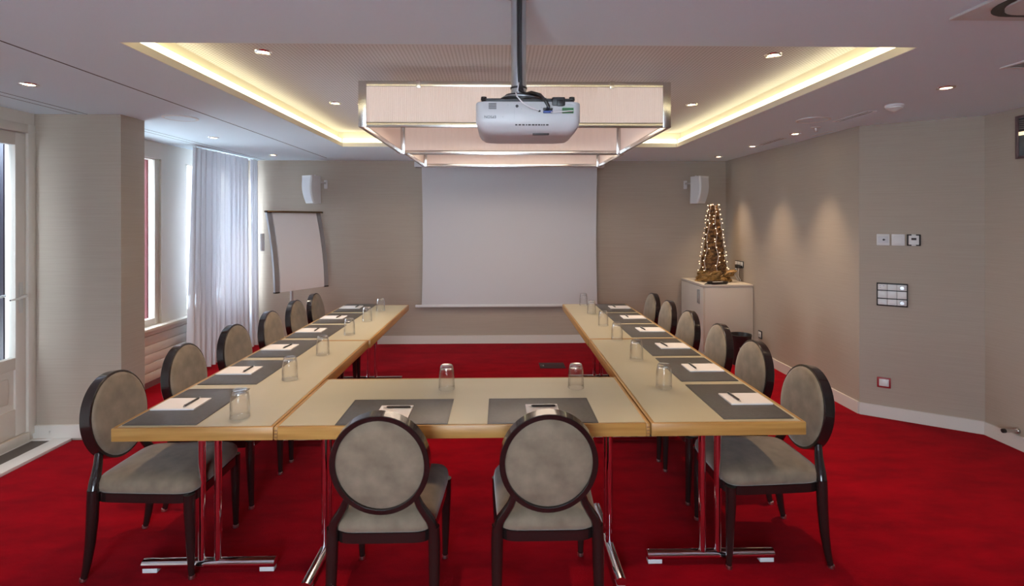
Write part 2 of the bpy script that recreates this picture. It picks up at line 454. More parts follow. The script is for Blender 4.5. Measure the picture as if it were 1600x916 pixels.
# windows
def window(name, y0, y1, z0, z1, label):
    b = MB(); w = .068
    xa, xb = XL-.085, XL-.02
    b.box(xa, xb, y0, y0+w, z0, z1, .004); b.box(xa, xb, y1-w, y1, z0, z1, .004)
    b.box(xa, xb, y0+w, y1-w, z0, z0+w, .004); b.box(xa, xb, y0+w, y1-w, z1-w*.2, z1, .004)
    f = b.build(name, 'paint'); struct(f, label, 'window')
    MB().box(XL-.058, XL-.052, y0+w, y1-w, z0+w, z1-w*.2).build('pane', 'pane', f, False)
    return f
window('window_1', 4.28, 5.352, .578, 2.232, 'white framed window beside the pier, pinkish red shutter behind it')
window('window_2', 5.752, 6.78, .578, 2.232, 'white framed window mostly behind the sheer curtain')
def fill_window(name, xc, label):  # unseen window, added behind the camera to supply fill light
    b = MB(); w = .06
    x0, x1, z0, z1 = xc-.85, xc+.85, .1, 2.3
    ya, yb = YF-.1, YF-.03
    b.box(x0, x0+w, ya, yb, z0, z1, .004); b.box(x1-w, x1, ya, yb, z0, z1, .004); b.box(x0+w, x1-w, ya, yb, z0, z0+w, .004); b.box(x0+w, x1-w, ya, yb, z1-w, z1, .004)
    f = b.build(name, 'paint'); struct(f, label, 'window')
    MB().box(x0+w, x1-w, YF-.068, YF-.062, z0+w, z1-w).build('pane', 'pane', f, False)
for k_, (xc, lb) in enumerate(((-.6, 'opposite the projection screen'),)):
    fill_window('window_%d' % (k_+3), xc, 'added white framed window for fill light behind the viewer, ' + lb)
o = MB().box(XL-.02, XL+.075, 4.18, 6.80, .545, .580, .006).box(XL-.02, XL+.045, 4.18, 6.80, .505, .545, .004).build('trim_4', 'paint')
struct(o, 'long white window sill above the radiator casing', 'window sill')
# radiator casing: boards under the sill
t = thing('radiator_cover', 'white slatted radiator casing under the window sill', 'radiator', (XL+.001, 5.5, 0), 0)
MB().box(.0, .028, -1.32, 1.29, .0, .055).build('plinth', 'alu', t)
zz = .058
for k in range(5):
    MB().box(0, .034, -1.32, 1.29, zz, zz+.0855, .003).build('slat', 'paint', t); zz += .0885

# glass door
d = thing('door_1', 'white door with a glazed upper pane and lever handle', 'door', (XL-.055, 3.858, 0), 0)
d['kind'] = 'structure'
b = MB()
Y0, Y1 = -.998, -.006
b.box(0, .05, Y1-.082, Y1, .09, 2.24, .004); b.box(0, .05, Y0, Y0+.09, .09, 2.24, .004)
b.box(0, .05, Y0+.09, Y1-.082, 2.152, 2.24, .003); b.box(0, .05, Y0+.09, Y1-.082, .09, .28, .003); b.box(0, .05, Y0+.09, Y1-.082, .56, .645, .003)
b.build('leaf', 'paint', d)
MB().box(.012, .036, Y0+.09, Y1-.082, .28, .56).box(.036, .044, Y0+.14, Y1-.13, .33, .51, .006).build('lower_panel', 'paint', d)
MB().box(.022, .028, Y0+.09, Y1-.082, .645, 2.152).build('pane', 'pane', d, False)
hp = MB().box(.05, .055, -.063, -.034, .955, 1.175, .002).build('handle_plate', 'steel', d)
MB().tube([(.052, -.048, 1.079), (.085, -.048, 1.079), (.10, -.058, 1.078), (.104, -.09, 1.074), (.103, -.15, 1.066), (.102, -.185, 1.064)], [.010, .010, .010, .009, .007, .005], 10).build('handle', 'chrome', hp)
hp = MB().box(-.005, 0, -.063, -.034, .955, 1.175, .002).build('handle_plate', 'steel', d)
MB().tube([(0, -.048, 1.079), (-.04, -.048, 1.079), (-.055, -.06, 1.078), (-.06, -.10, 1.074), (-.06, -.185, 1.066)], [.010, .010, .010, .009, .006], 10).build('handle', 'chrome', hp)
b = MB()
b.box(XL-.05, XL+.012, 3.852, 3.914, .06, 2.31, .004); b.box(XL-.05, XL+.012, 2.80, 2.864, .06, 2.31, .004); b.box(XL-.05, XL+.012, 2.864, 3.852, 2.245, 2.31, .004); b.box(XL-.06, XL+.02, 2.864, 3.852, .02, .088, .004)
o = b.build('trim_5', 'paint'); struct(o, 'cream door frame round the glass door', 'door frame')

# floor convector with its white border
t = thing('floor_convector', 'white rimmed floor convector grille in front of the glass door', 'floor grille', (-3.28, 2.4, 0), 0)
b = MB()
xo0, xo1, y0, y1 = -.14, .138, -1.6, 1.50
gx0, gx1 = -.115, .017
b.box(xo0, gx0, y0, y1, 0, .022, .002); b.box(gx1, xo1, y0, y1, 0, .022, .002); b.box(gx0, gx1, 1.46, y1, 0, .022, .002); b.box(gx0, gx1, y0, y0+.04, 0, .022, .002)
b.build('rim', 'white', t)
MB().box(gx0, gx1, y0+.04, 1.46, 0, .008).build('tray', 'black', t, False)
n = 0
b = MB()
xx = gx0 + .004
while xx < gx1 - .006:
    MB().box(xx, xx+.005, y0+.04, 1.46, .008, .020).build('slat', 'grille', t, False); xx += .0105

# exterior: what the panes show, plus unseen surfaces that steer the daylight
o = MB().box(-30, 30, -30, 30, -.4, -.3).build('ground_outside', 'paving', None, False)
struct(o, 'unseen ground outside, made pale to bounce daylight indoors', 'ground')
t = thing('neighbour_building', 'grey brick house beyond the curtained window', 'building', (-9.5, 10.0, -.3))
MB().box(-1.5, 1.5, -3.0, 8, 0, 7).build('wall', 'facade', t, False)
MB().box(-1.7, 1.7, -3.2, 8.2, 7, 7.3).build('roof', 'slate', t, False)
t = thing('window_shutter', 'pinkish red shutter leaf standing open outside the window by the pier', 'shutter', (-3.53, 5.300, .55), R(0))
MB().box(-.5, .0, .0, .050, .031, 1.68, .003).build('leaf', 'pink', t)
for k in range(3): MB().box(-.46, -.06, -.008, .0, .12+k*.55, .56+k*.55, .003).build('panel', 'pink', t)
t = thing('shading_screen', 'slate blue board screen outside the glass door, built up to block daylight', 'garden screen', (-4.12, 4.53, -.3))
for k in range(23):  # dark stripes behind the door; height and length added to block daylight
    MB().box(-.02, .02, -.115-k*.12, -.003-k*.12, .05, 3.25, .004).build('board', 'slate' if k % 3 else 'plum', t)
for y_ in (-.05, -1.35, -2.65):
    MB().box(-.08, -.02, y_-.04, y_+.04, 0, 3.25, .004).build('post', 'slate', t)

# ================================================================== TABLES
def make_table(name, label, band_x='wood_x', band_y='wood_y'):
    """length 1.6 along local y, width .673 along local x, top at .74"""
    W2, L2, Zt, th = .3365, .799, .74, .056
    t = thing(name, label, 'table', (0, 0, 0), 0, 'folding tables of the U-shaped setup')
    bw = .016
    MB().box(-W2+bw, W2-bw, -L2+bw, L2-bw, Zt-th+.004, Zt).build('tabletop', 'laminate', t, False)
    for sy in (-1, 1):
        y0, y1 = sorted((sy*L2, sy*(L2-bw)))
        MB().box(-W2, W2, y0, y1, Zt-th, Zt+.0004, .0035).build('edge_band', band_x, t)
    for sx in (-1, 1):
        x0, x1 = sorted((sx*W2, sx*(W2-bw)))
        MB().box(x0, x1, -L2+bw, L2-bw, Zt-th, Zt+.0004, .0035).build('edge_band', band_y, t)
    return t
def finger_joints(t):
    for sy in (-1, 1):
        for sx in (-1, 1):
            for z in (.694, .708, .722):
                x0, x1 = sorted((sx*.3362, sx*.3372)); y0, y1 = sorted((sy*.797, sy*.785))
                MB().box(x0, x1, y0, y1, z, z+.006).build('finger_joint', 'wood_dark', t, False)
def legset(t, yc, xo=0.0, pads=True):
    br = MB().box(xo-.055, xo+.055, yc-.026, yc+.026, .664, .686, .004).build('bracket', 'black', t)
    MB().cyl((xo-.037, yc-.022, .655), (xo+.037, yc-.022, .655), .007, None, 8).build('latch_bar', 'chrome', br)
    for s in (-1, 1):
        MB().cyl((xo+s*.037, yc, .045), (xo+s*.037, yc, .672), .0165, None, 18).build('leg', 'chrome', t)
    prof = [(.024*math.cos(a)*1.02, .036 + .021*math.sin(a)) for a in [2*PI*k/18 for k in range(18)]]
    prof = [(p, max(z, .021)) for p, z in prof]
    f = MB().loft([[Vector((xo-.30, yc+p, z)) for p, z in prof], [Vector((xo+.30, yc+p, z)) for p, z in prof]]).build('foot_bar', 'chrome', t)
    for s in (-1, 1) if pads else ():
        MB().box(xo+s*.265-.033, xo+s*.265+.033, yc-.016, yc+.016, 0, .0215, .002).build('foot_pad', 'whitegrey', f)
XLC, XRC, XMC = -1.2975, .983, -.1585
tl = make_table('folding_table', 'light wood table left of the U, its near end toward the viewer')
legset(tl, -.585, -.043); legset(tl, .772, 0, False)
tl.location = (XLC, 2.227+.80, 0)
t2 = make_table('folding_table', 'light wood table on the window side, end nearest the flipchart')
legset(t2, -.75); legset(t2, .62)
t2.location = (XLC+.014, 2.227+.80+1.602, 0)
t3 = make_table('folding_table', 'light wood table on the right of the U, its near end toward the viewer')
legset(t3, -.575, .006); legset(t3, .772, 0, False)
t3.location = (XRC, 2.227+.80, 0)
t4 = make_table('folding_table', 'light wood table on the cabinet side, end nearest the screen')
legset(t4, -.75); legset(t4, .62)
t4.location = (XRC-.004, 2.227+.80+1.602, 0)
t5 = make_table('folding_table', 'light wood cross table linking both arms, two chairs in front')
finger_joints(t5)
legset(t5, -.685); legset(t5, .685)
t5.location = (XMC, 2.227+.3375, 0); t5.rotation_euler = (0, 0, PI/2)

# ================================================================== CHAIRS
def make_chair(label):
    t = thing('dining_chair', label, 'chair', (0, 0, 0), 0, 'oval-backed chairs around the tables')
    # seat cushion (front is +y)
    def outline(sc, z, off=0.0):
        pts = []
        for k in range(40):
            a = 2*PI*k/40; c, s_ = math.cos(a), math.sin(a)
            e = .27
            x = math.copysign(abs(c)**e, c); y = math.copysign(abs(s_)**e, s_)
            wy = .209 + .013*y
            pts.append(Vector((x*wy*sc, -.003 + y*.237*sc, z)))
        return pts
    rings = [outline(.96, .386), outline(1.0, .394), outline(1.012, .412), outline(.995, .431), outline(.95, .446), outline(.84, .459), outline(.62, .468), outline(.32, .472), outline(.02, .473)]
    MB().loft(rings).build('seat', 'velour', t, True, 60)
    # frame under the cushion
    def o2(sc, z): return outline(sc, z)
    MB().loft([o2(.93, .346), o2(.985, .346), o2(.985, .386), o2(.93, .386)], True, False, False).build('seat_frame', 'lacquer', t)
    # front legs
    for s in (-1, 1):
        l = MB().tube([(s*.203, .205, .384), (s*.2025, .206, .30), (s*.200, .209, .15), (s*.197, .212, .012)], [.0245, .0235, .0185, .0130], 12).build('leg', 'lacquer', t)
        MB().lathe([(.0135, 0), (.0145, .004), (.0135, .016), (.011, .018)], 12, (s*.197, .212, 0)).build('foot_cap', 'steel', l)
    # rear legs, splayed back
    for s in (-1, 1):
        l = MB().tube([(s*.198, -.223, .405), (s*.200, -.223, .35), (s*.201, -.226, .26), (s*.202, -.234, .16), (s*.203, -.247, .07), (s*.204, -.260, .012)],
                      [.0235, .0245, .0235, .0205, .0170, .0135], 12).build('leg', 'lacquer', t)
        MB().lathe([(.014, 0), (.015, .004), (.014, .016), (.011, .018)], 12, (s*.2045, -.262, 0)).build('foot_cap', 'steel', l)
    # back ring
    A, B, zc = .180, .193, .678
    lean = R(7.5)
    mw = Matrix.Translation((0, -.240, .48)) @ Matrix.Rotation(lean, 4, 'X')
    n = 56; rings = []
    sec = [(-.011, -.022), (-.0085, -.0245), (.0085, -.0245), (.011, -.022), (.011, .022), (.0085, .0245), (-.0085, .0245), (-.011, .022)]
    b = MB()
    vr = []
    for k in range(n):
        a = 2*PI*k/n
        nx, nz = math.cos(a)*B, math.sin(a)*A
        q = math.hypot(nx, nz); nx /= q; nz /= q
        vr.append([b.bm.verts.new((A*math.cos(a) + nx*r_, d_, zc-.48 + B*math.sin(a) + nz*r_)) for r_, d_ in sec])
    for k in range(n):
        P, Q = vr[k], vr[(k+1) % n]
        for i in range(8):
            j = (i+1) % 8
            b.bm.faces.new((P[i], P[j], Q[j], Q[i]))
    b.xf(mw); b.build('back_frame', 'lacquer', t, True, 30)
    # upholstered oval, domed on both faces
    b = MB(); rings = []
    def oval(f, d_): return [Vector((A*f*math.cos(2*PI*k/40), d_, zc-.48 + B*f*math.sin(2*PI*k/40))) for k in range(40)]
    for f, d_ in ((.02, -.029), (.4, -.028), (.7, -.025), (.87, -.0205), (.955, -.013), (.955, .018), (1.0, .0247), (.99, .0295), (.92, .0350), (.75, .0390), (.4, .0415), (.02, .042)):
        rings.append(oval(f, d_))
    b.loft(rings); b.xf(mw); b.build('backrest', 'velour', t, True, 60)
    # curved posts from the rear legs to the ring
    for s in (-1, 1):
        pts = [(s*.198, -.223, .385), (s*.196, -.224, .405), (s*.184, -.228, .435), (s*.163, -.234, .468), (s*.145, -.241, .50), (s*.134, -.247, .532), (s*.131, -.251, .555)]
        MB().tube(pts, [.0205, .0205, .0195, .018, .0165, .015, .012], 12, sx=1.15).build('back_post', 'lacquer', t)
    return t
ordn = ['nearest the viewer', 'second from the viewer', 'third from the viewer', 'fourth from the viewer', 'fifth from the viewer', 'farthest from the viewer']
chair0 = make_chair('taupe oval-backed chair on the window side, ' + ordn[0])
ly = [2.585, 3.155, 3.726, 4.289, 4.86, 5.32]
ry = [2.595, 3.14, 3.665, 4.20, 4.755, 5.225]
chair0.location = (-1.605, ly[0], 0); chair0.rotation_euler = (0, 0, -PI/2)
jit = [0, .3, -.6, .5, -.4, .4]
for i in range(1, 6):
    dup(chair0, (-1.605 + (-.004, 0, .012, -.008, .01)[i-1], ly[i], 0), -PI/2 + R(jit[i]*2), 'taupe oval-backed chair on the window side, ' + ordn[i])
for i in range(6):
    dup(chair0, (1.268 + (0, .002, .004, -.015, -.008, -.012)[i], ry[i], 0), PI/2 + R(jit[i]*2), 'taupe oval-backed chair on the cabinet side, ' + ordn[i])
dup(chair0, (-.463, 2.295, 0), 0, 'taupe oval-backed chair at the cross table, the one to the left')
dup(chair0, (.186, 2.295, 0), 0, 'taupe oval-backed chair at the cross table, the one to the right')

# ================================================================== TABLE SETTINGS
TZ = .7405
def make_pad(label):
    t = thing('desk_pad', label, 'desk pad', (0, 0, 0), 0, 'dark desk pads')
    MB().box(-.156, .156, -.239, .239, 0, .0035, .0012).build('sheet', 'leather', t)
    b = MB()
    for x0, x1, y0, y1 in ((-.150, -.149, -.233, .233), (.149, .150, -.233, .233), (-.149, .149, -.233, -.232), (-.149, .149, .232, .233)):
        b.box(x0, x1, y0, y1, .0034, .0039)
    b.build('stitching', 'black', t, False)
    return t
def make_note(label):
    t = thing('notepad', label, 'notepad', (0, 0, 0), 0, 'white notepads')
    MB().box(-.099, .099, -.074, .074, 0, .006).build('paper_block', 'paper', t, False)
    MB().box(-.099, .099, -.074, .074, -.0004, .0006).build('card_back', 'whitegrey', t, False)
    return t
def make_pen(label):
    t = thing('ballpoint_pen', label, 'pen', (0, 0, 0), 0, 'dark ballpoint pens')
    z = .0052
    MB().tube([(0, -.048, z), (0, -.040, z), (0, .055, z), (0, .062, z)], [.0030, .0048, .0050, .0042], 10).build('barrel', 'black', t)
    MB().tube([(0, -.062, z), (0, -.048, z)], [.0009, .0030], 8).build('tip', 'steel', t)
    MB().box(-.0018, .0018, .012, .060, z+.0052, z+.0066, .0005).box(-.0018, .0018, .055, .060, z+.003, z+.0066).build('clip', 'steel', t)
    MB().cyl((0, .062, z), (0, .070, z), .0026, None, 8).build('push_button', 'steel', t)
    return t
def make_tumbler(label):
    t = tag(MB().lathe([(.0415, 0), (.0420, .002), (.0412, .03), (.0398, .075), (.0385, .090), (.0355, .106), (.0320, .119), (.0290, .1230), (.020, .1212), (.0003, .1205),
                        ], 28).build('drinking_glass', 'glass', None, True, 60), label, 'glass', 'upturned drinking glasses')
    bm = bmesh.new(); bm.from_mesh(t.data)
    # inner wall and the thick base
    inner = [(.0420, .0015), (.0396, .002), (.0390, .03), (.0376, .075), (.0362, .088), (.032, .102), (.020, .1065), (.0003, .1068)]
    seg = 28; vr = [[bm.verts.new((r*math.cos(2*PI*k/seg), r*math.sin(2*PI*k/seg), z)) for k in range(seg)] for r, z in inner]
    for a, c in zip(vr, vr[1:]):
        for k in range(seg):
            j = (k+1) % seg; bm.faces.new((a[k], c[k], c[j], a[j]))
    cap = [f for f in bm.faces if len(f.verts) == seg and f.calc_center_median().z < .001]
    bmesh.ops.delete(bm, geom=cap, context='FACES_ONLY')
    bm.to_mesh(t.data); bm.free()
    t.data.shade_smooth()
    t.data.materials.append(M['glass_thick'])       # the solid base and the lip catch more light than the wall
    for p in t.data.polygons:
        if p.center.z > .104 or p.center.z < .0035: p.material_index = 1
    return t
pad0 = note0 = pen0 = gl0 = None
def put(pad_xy, pad_rz, note_xy, pen_xy, pen_rz, glass_xy, lab):
    global pad0, note0, pen0, gl0
    if pad0 is None:
        pad0 = make_pad('dark grey desk pad ' + lab); pad0.location = (*pad_xy, TZ); pad0.rotation_euler = (0, 0, pad_rz)
        note0 = make_note('small white notepad ' + lab); note0.location = (*note_xy, TZ+.0042); note0.rotation_euler = (0, 0, pad_rz)
        pen0 = make_pen('dark pen on the notepad ' + lab); pen0.location = (*pen_xy, TZ+.0102); pen0.rotation_euler = (0, 0, pen_rz)
        gl0 = make_tumbler('upturned clear tumbler ' + lab); gl0.location = (*glass_xy, TZ)
    else:
        dup(pad0, (*pad_xy, TZ), pad_rz, 'dark grey desk pad ' + lab)
        dup(note0, (*note_xy, TZ+.0042), pad_rz, 'small white notepad ' + lab)
        dup(pen0, (*pen_xy, TZ+.0102), pen_rz, 'dark pen on the notepad ' + lab)
        dup(gl0, (*glass_xy, TZ), None, 'upturned clear tumbler ' + lab)
lgy = [2.347, 2.898, 3.43, 4.03, 4.56, 5.07]
rgy = [2.704, 3.255, 3.80, 4.312, 4.87, 5.34]
rng = random.Random(3)
for i in range(6):
    y0 = 2.258 + .551*i + .239
    sh = .014 if i > 2 else 0
    put((-1.453+sh, y0), 0, (-1.504+sh, y0+.003), (-1.455+sh + rng.uniform(-.008, .008), y0+.015), PI + R(rng.uniform(-8, 4)), (-1.157, lgy[i]), 'on the window-side tables, ' + ordn[i])
for i in range(6):
    y0 = 2.268 + .535*i + .236
    put((1.131, y0), 0, (1.182, y0), (1.127 + rng.uniform(-.008, .008), y0+.005), R(rng.uniform(0, 8)), (.850, rgy[i]), 'on the cabinet-side tables, ' + ordn[i])
put((-.466, 2.394), PI/2, (-.479, 2.348), (-.475, 2.412), -PI/2, (-.279, 2.712), 'on the cross table, the set to the left')
put((.182, 2.394), PI/2, (.190, 2.348), (.190, 2.412), -PI/2, (.392, 2.715), 'on the cross table, the set to the right')

# ================================================================== PENDANT
pen_t = thing('pendant_light', 'large chrome framed box pendant with glowing ribbed pinkish sheets', 'pendant light', (.10, 4.0, 2.197))
PZ = 2.197
def bay(x0, x1, y0, y1, h, first):
    pw, rb, rt = .050, .031, .034
    d_ = .022
    # posts
    for xa, xb in ((x0, x0+pw), (x1-pw, x1)):
        for ya, yb in ((y0, y0+d_), (y1-d_, y1)):
            MB().box(xa, xb, ya, yb, 0, h, .002).build('post', 'pchrome', pen_t)
    for ya, yb in ((y0, y0+d_), (y1-d_, y1)):
        MB().box(x0+pw, x1-pw, ya, yb, 0, rb, .002).build('rail', 'pchrome', pen_t)
        MB().box(x0+pw, x1-pw, ya, yb, h-rt, h, .002).build('rail', 'pchrome', pen_t)
        MB().box(x0+pw, x1-pw, ya+.007, ya+.013, rb, h-rt).build('glowing_sheet', 'ribbed', pen_t, False)
    for xa, xb in ((x0, x0+d_), (x1-d_, x1)):
        MB().box(xa, xb, y0+d_, y1-d_, 0, rb, .002).build('rail', 'pchrome', pen_t)
        MB().box(xa, xb, y0+d_, y1-d_, h-rt, h, .002).build('rail', 'pchrome', pen_t)
        MB().box(xa+.007, xa+.013, y0+d_, y1-d_, rb, h-rt).build('glowing_sheet', 'ribbed', pen_t, False)
    for fx in (.19, .81):
        xx = x0 + (x1-x0)*fx
        for yy in (y0+.013, y1-.013):
            c = MB().box(xx-.014, xx+.014, yy-.014, yy+.014, h-.042, h+.004, .002).build('clamp', 'steel', pen_t)
            if yy > 0: MB().cyl((xx, yy, h), (xx, yy, 2.562-PZ), .004, None, 8).build('hanger_rod', 'steel', c)
bay(-.986, .978, -.72, .62, .288, True)
bay(-.945, .998, .645, 1.70, .170, False)
for xx in (-.993, .985):
    MB().sphere((xx, -.68, .15), .008, 8).build('side_knob', 'chrome', pen_t)
M['tube'] = emit('pendant tube', (1.0, .72, .5), 1.5)
for yy in (-.05, 1.17):
    for xx in (-.46, .46):
        MB().cyl((xx-.30, yy, .135), (xx+.30, yy, .135), .014, None, 10).build('light_tube', 'tube', pen_t)
    l = bpy.data.lights.new('pendant_glow', 'AREA'); l.shape = 'RECTANGLE'; l.size = 1.5; l.size_y = .5
    l.energy = CHAND_W; l.color = (1.0, .80, .62)
    o = bpy.data.objects.new('pendant_glow', l); C.objects.link(o); o.parent = pen_t; o.location = (0, yy, .11)
q = MB().sphere((-1.015, -.55, .115), .019, 12).build('clip_lamp', 'white', pen_t)
MB().cyl((-1.003, -.56, .110), (-.982, -.57, .100), .010, .013, 10).build('clip', 'black', q)

# ================================================================== PROJECTOR
pj = thing('projector', 'white projector hung upside down on a ceiling pole', 'projector', (.089, 1.655, 1.887))
def rrect(hx, y0, y1, r, z, n=5):
    pts = []
    for cx, cy, a0 in ((hx-r, y1-r, 0), (-hx+r, y1-r, PI/2), (-hx+r, y0+r, PI), (hx-r, y0+r, 1.5*PI)):
        for k in range(n):
            a = a0 + PI/2*k/(n-1); pts.append(Vector((cx + r*math.cos(a), cy + r*math.sin(a), z)))
    return pts
MB().loft([rrect(.125, .05, .22, .03, 0), rrect(.142, .03, .235, .03, .003), rrect(.154, .015, .248, .03, .012), rrect(.163, .004, .256, .028, .026), rrect(.1675, 0, .26, .026, .043),
           rrect(.1675, 0, .26, .026, .098), rrect(.165, .002, .258, .026, .1015)]).build('body', 'shell', pj, True, 40)
MB().loft([rrect(.150, .012, .25, .02, .1015), rrect(.150, .012, .25, .02, .112), rrect(.146, .016, .246, .02, .115)]).build('base_plate', 'black', pj)
for sx in (-.142, .142):
    MB().cyl((sx, .03, .112), (sx, .03, .122), .010, .009, 12).build('foot', 'black', pj)
MB().box(.075, .117, -.004, .03, .088, .116, .004).box(.09, .112, -.008, 0, .086, .106, .003).build('hinge_latch', 'black', pj)
MB().lathe([(.03, .115), (.03, .13), (.07, .131), (.075, .136), (.07, .140), (.03, .141), (.026, .15)], 24, (-.015, .13, 0)).build('mount_plate', 'steel', pj)
MB().cyl((-.026, .13, .14), (-.026, .13, H-1.887), .0262, None, 28).build('pole', 'alu', pj)
MB().lathe([(.0262, .172), (.0285, .173), (.0285, .178), (.0262, .179)], 24, (-.026, .13, 0)).build('pole_collar', 'black', pj)
MB().cyl((-.026, .13, H-1.887-.012), (-.026, .13, H-1.887), .06, None, 28).build('ceiling_flange', 'alu', pj)
yf = -.0006
for k in range(6):
    MB().box(-.126, -.1015, yf-.0006, yf+.001, .0835+k*.0034-.006, .0850+k*.0034-.006).build('vent_slot', 'darkgap', pj, False)
MB().box(-.0455, -.0447, yf-.0004, .001, .044, .0975).box(-.0447, .15, yf-.0004, .001, .0935, .0941).build('panel_seam', 'alu', pj, False)
MB().cyl((-.0362, -.001, .0868), (-.0362, .004, .0868), .0048, None, 16).build('infrared_receiver', 'black', pj)
MB().box(.031, .0385, -.0015, .002, .0685, .0745, .001).build('audio_port', 'black', pj)
MB().box(.046, .077, -.008, .002, .074, .0805, .002).build('plug', 'black', pj)
MB().box(.046, .077, -.012, .002, .064, .0715, .003).build('video_plug', 'blue', pj)
for z0 in (.0645, .0735):
    tb = MB().box(.107, .143, -.006, .002, z0, z0+.0075, .001).build('terminal_block', 'green', pj)
    for k in range(5):
        MB().box(.109+k*.0066, .1135+k*.0066, -.0068, -.005, z0+.002, z0+.005).build('terminal_hole', 'black', tb, False)
rr = random.Random(5); xx = -.042
while xx < .066:
    w = rr.uniform(.004, .009)
    MB().box(xx, xx+w, .003, .0085, .026, .0305).build('port_label', 'darkgap', pj, False); xx += w + rr.uniform(.002, .004)
MB().box(.015, .068, .026, .05, .001, .006, .001).build('filter_latch', 'black', pj)
rot = Matrix.Rotation(PI, 4, 'Y') @ Matrix.Rotation(PI/2, 4, 'X')
text('lettering', 'EPSON', .0124, 'black', pj, Matrix.Translation((-.121, yf-.0004, .0525)) @ rot)
for x_, z_, w in ((-.0645, .0905, .0022), (-.081, .052, .003), (-.022, .078, .003), (.042, .083, .004)):
    MB().box(x_-w/2, x_+w/2, yf-.0005, .001, z_-.002, z_+.002).build('symbol', 'alu', pj, False)
MB().tube([(-.02, .103, H-1.887), (-.022, .101, .30), (-.020, .099, .18), (-.012, .09, .145), (.012, .04, .140), (.035, -.02, .118), (.052, -.034, .095), (.061, -.03, .08), (.0615, -.008, .077)], .0056, 10).build('power_cord', 'black', pj)
MB().tube([(-.030, .102, H-1.887), (-.029, .101, .25), (-.024, .096, .16), (.0, .07, .142), (.04, .05, .125), (.06, .04, .118)], .0042, 8).build('video_cord', 'black', pj)
MB().tube([(-.026, .098, .19), (-.033, .07, .15), (-.040, .0, .13), (-.037, -.03, .11), (-.018, -.03, .09), (.008, -.022, .076), (.032, -.008, .0715)], .0022, 8).build('thin_cord', 'cord', pj)
MB().tube([(.071, -.012, .066), (.078, -.024, .063), (.095, -.026, .064), (.12, -.022, .067), (.14, -.008, .071)], .0018, 8).build('thin_cord', 'cord', pj)
for k, (r_, z_) in enumerate(((.075, .121), (.066, .127), (.058, .133))):
    MB().tube([(-.015 + r_*math.cos(2*PI*q/28), .13 + r_*.75*math.sin(2*PI*q/28)-.05, z_ + .003*math.sin(4*PI*q/28)) for q in range(28)], .004, 8, loop=True).build('cord_loop', 'black' if k != 1 else 'alu', pj)

# ================================================================== SCREEN AND BACK WALL
t = thing('projection_screen', 'large white roll-down projection screen on the back wall', 'projection screen', (.121, 6.79, .49))
MB().box(-1.232, 1.232, -.03, .075, 1.812, 1.885, .01).build('case', 'white', t)
b = MB()
n = 24
rings = []
for k in range(n+1):
    f = k/n
    hw = 1.140 - .014*math.sin(PI*f)
    rings.append([Vector((-hw, 0, .03 + 1.79*f)), Vector((hw, 0, .03 + 1.79*f)), Vector((hw, .0015, .03 + 1.79*f)), Vector((-hw, .0015, .03 + 1.79*f))])
b.loft(rings).build('fabric', 'screen', t, False)
MB().box(-1.222, 1.222, -.012, .014, 0, .032, .006).build('bottom_bar', 'white', t)

def speaker(loc, s, label):
    t = thing('wall_speaker', label, 'loudspeaker', loc, 0, 'wall loudspeakers')
    # cabinet turned toward the middle of the room, face curved and tipping down
    rings = []
    for k in range(9):
        f = k/8; z = -.175 + .35*f
        bulge = .03*math.sin(PI*min(1, f*1.1))*.9 + .035*f
        hw = .092 - .012*(1-f)
        sh = .05*(1-f)**1.6
        rings.append([Vector((-hw, -.075-bulge+sh*.3, z)), Vector((-hw+.012, -.088-bulge+sh*.3, z)), Vector((hw-.012, -.088-bulge+sh*.3, z)), Vector((hw, -.075-bulge+sh*.3, z)), Vector((hw*.72, .045+sh*.3, z)), Vector((-hw*.72, .045+sh*.3, z))])
    rot = Matrix.Rotation(R(30*s), 4, 'Z')
    MB().loft(rings).xf(rot).build('cabinet', 'white', t, True, 25)
    rings = []
    for k in range(9):
        f = .06 + .88*k/8; z = -.175 + .35*f
        bulge = .03*math.sin(PI*min(1, f*1.1))*.9 + .035*f
        sh = .05*(1-f)**1.6
        hw = .076 - .012*(1-f); y_ = -.091-bulge+sh*.3
        rings.append([Vector((-hw, y_, z)), Vector((hw, y_, z)), Vector((hw, y_+.004, z)), Vector((-hw, y_+.004, z))])
    MB().loft(rings).xf(rot).build('speaker_grille', 'whitegrey', t)
    MB().box(-s*.11-.02, -s*.11+.02, .095, .128, .02, .13, .006).build('wall_plate', 'white', t)
    MB().tube([(-s*.11, .11, .09), (-s*.105, .06, .09), (-s*.05, .02, .09)], .013, 10).build('bracket_arm', 'steel', t)
    MB().cyl((-s*.01, .0, .17), (-s*.01, .0, .19), .012, None, 12).build('knob', 'white', t)
speaker((-2.38, 6.74, 2.008), -1, 'white wall loudspeaker above the flipchart')
speaker((2.55, 6.74, 2.004), 1, 'white wall loudspeaker above the fairy light cone')

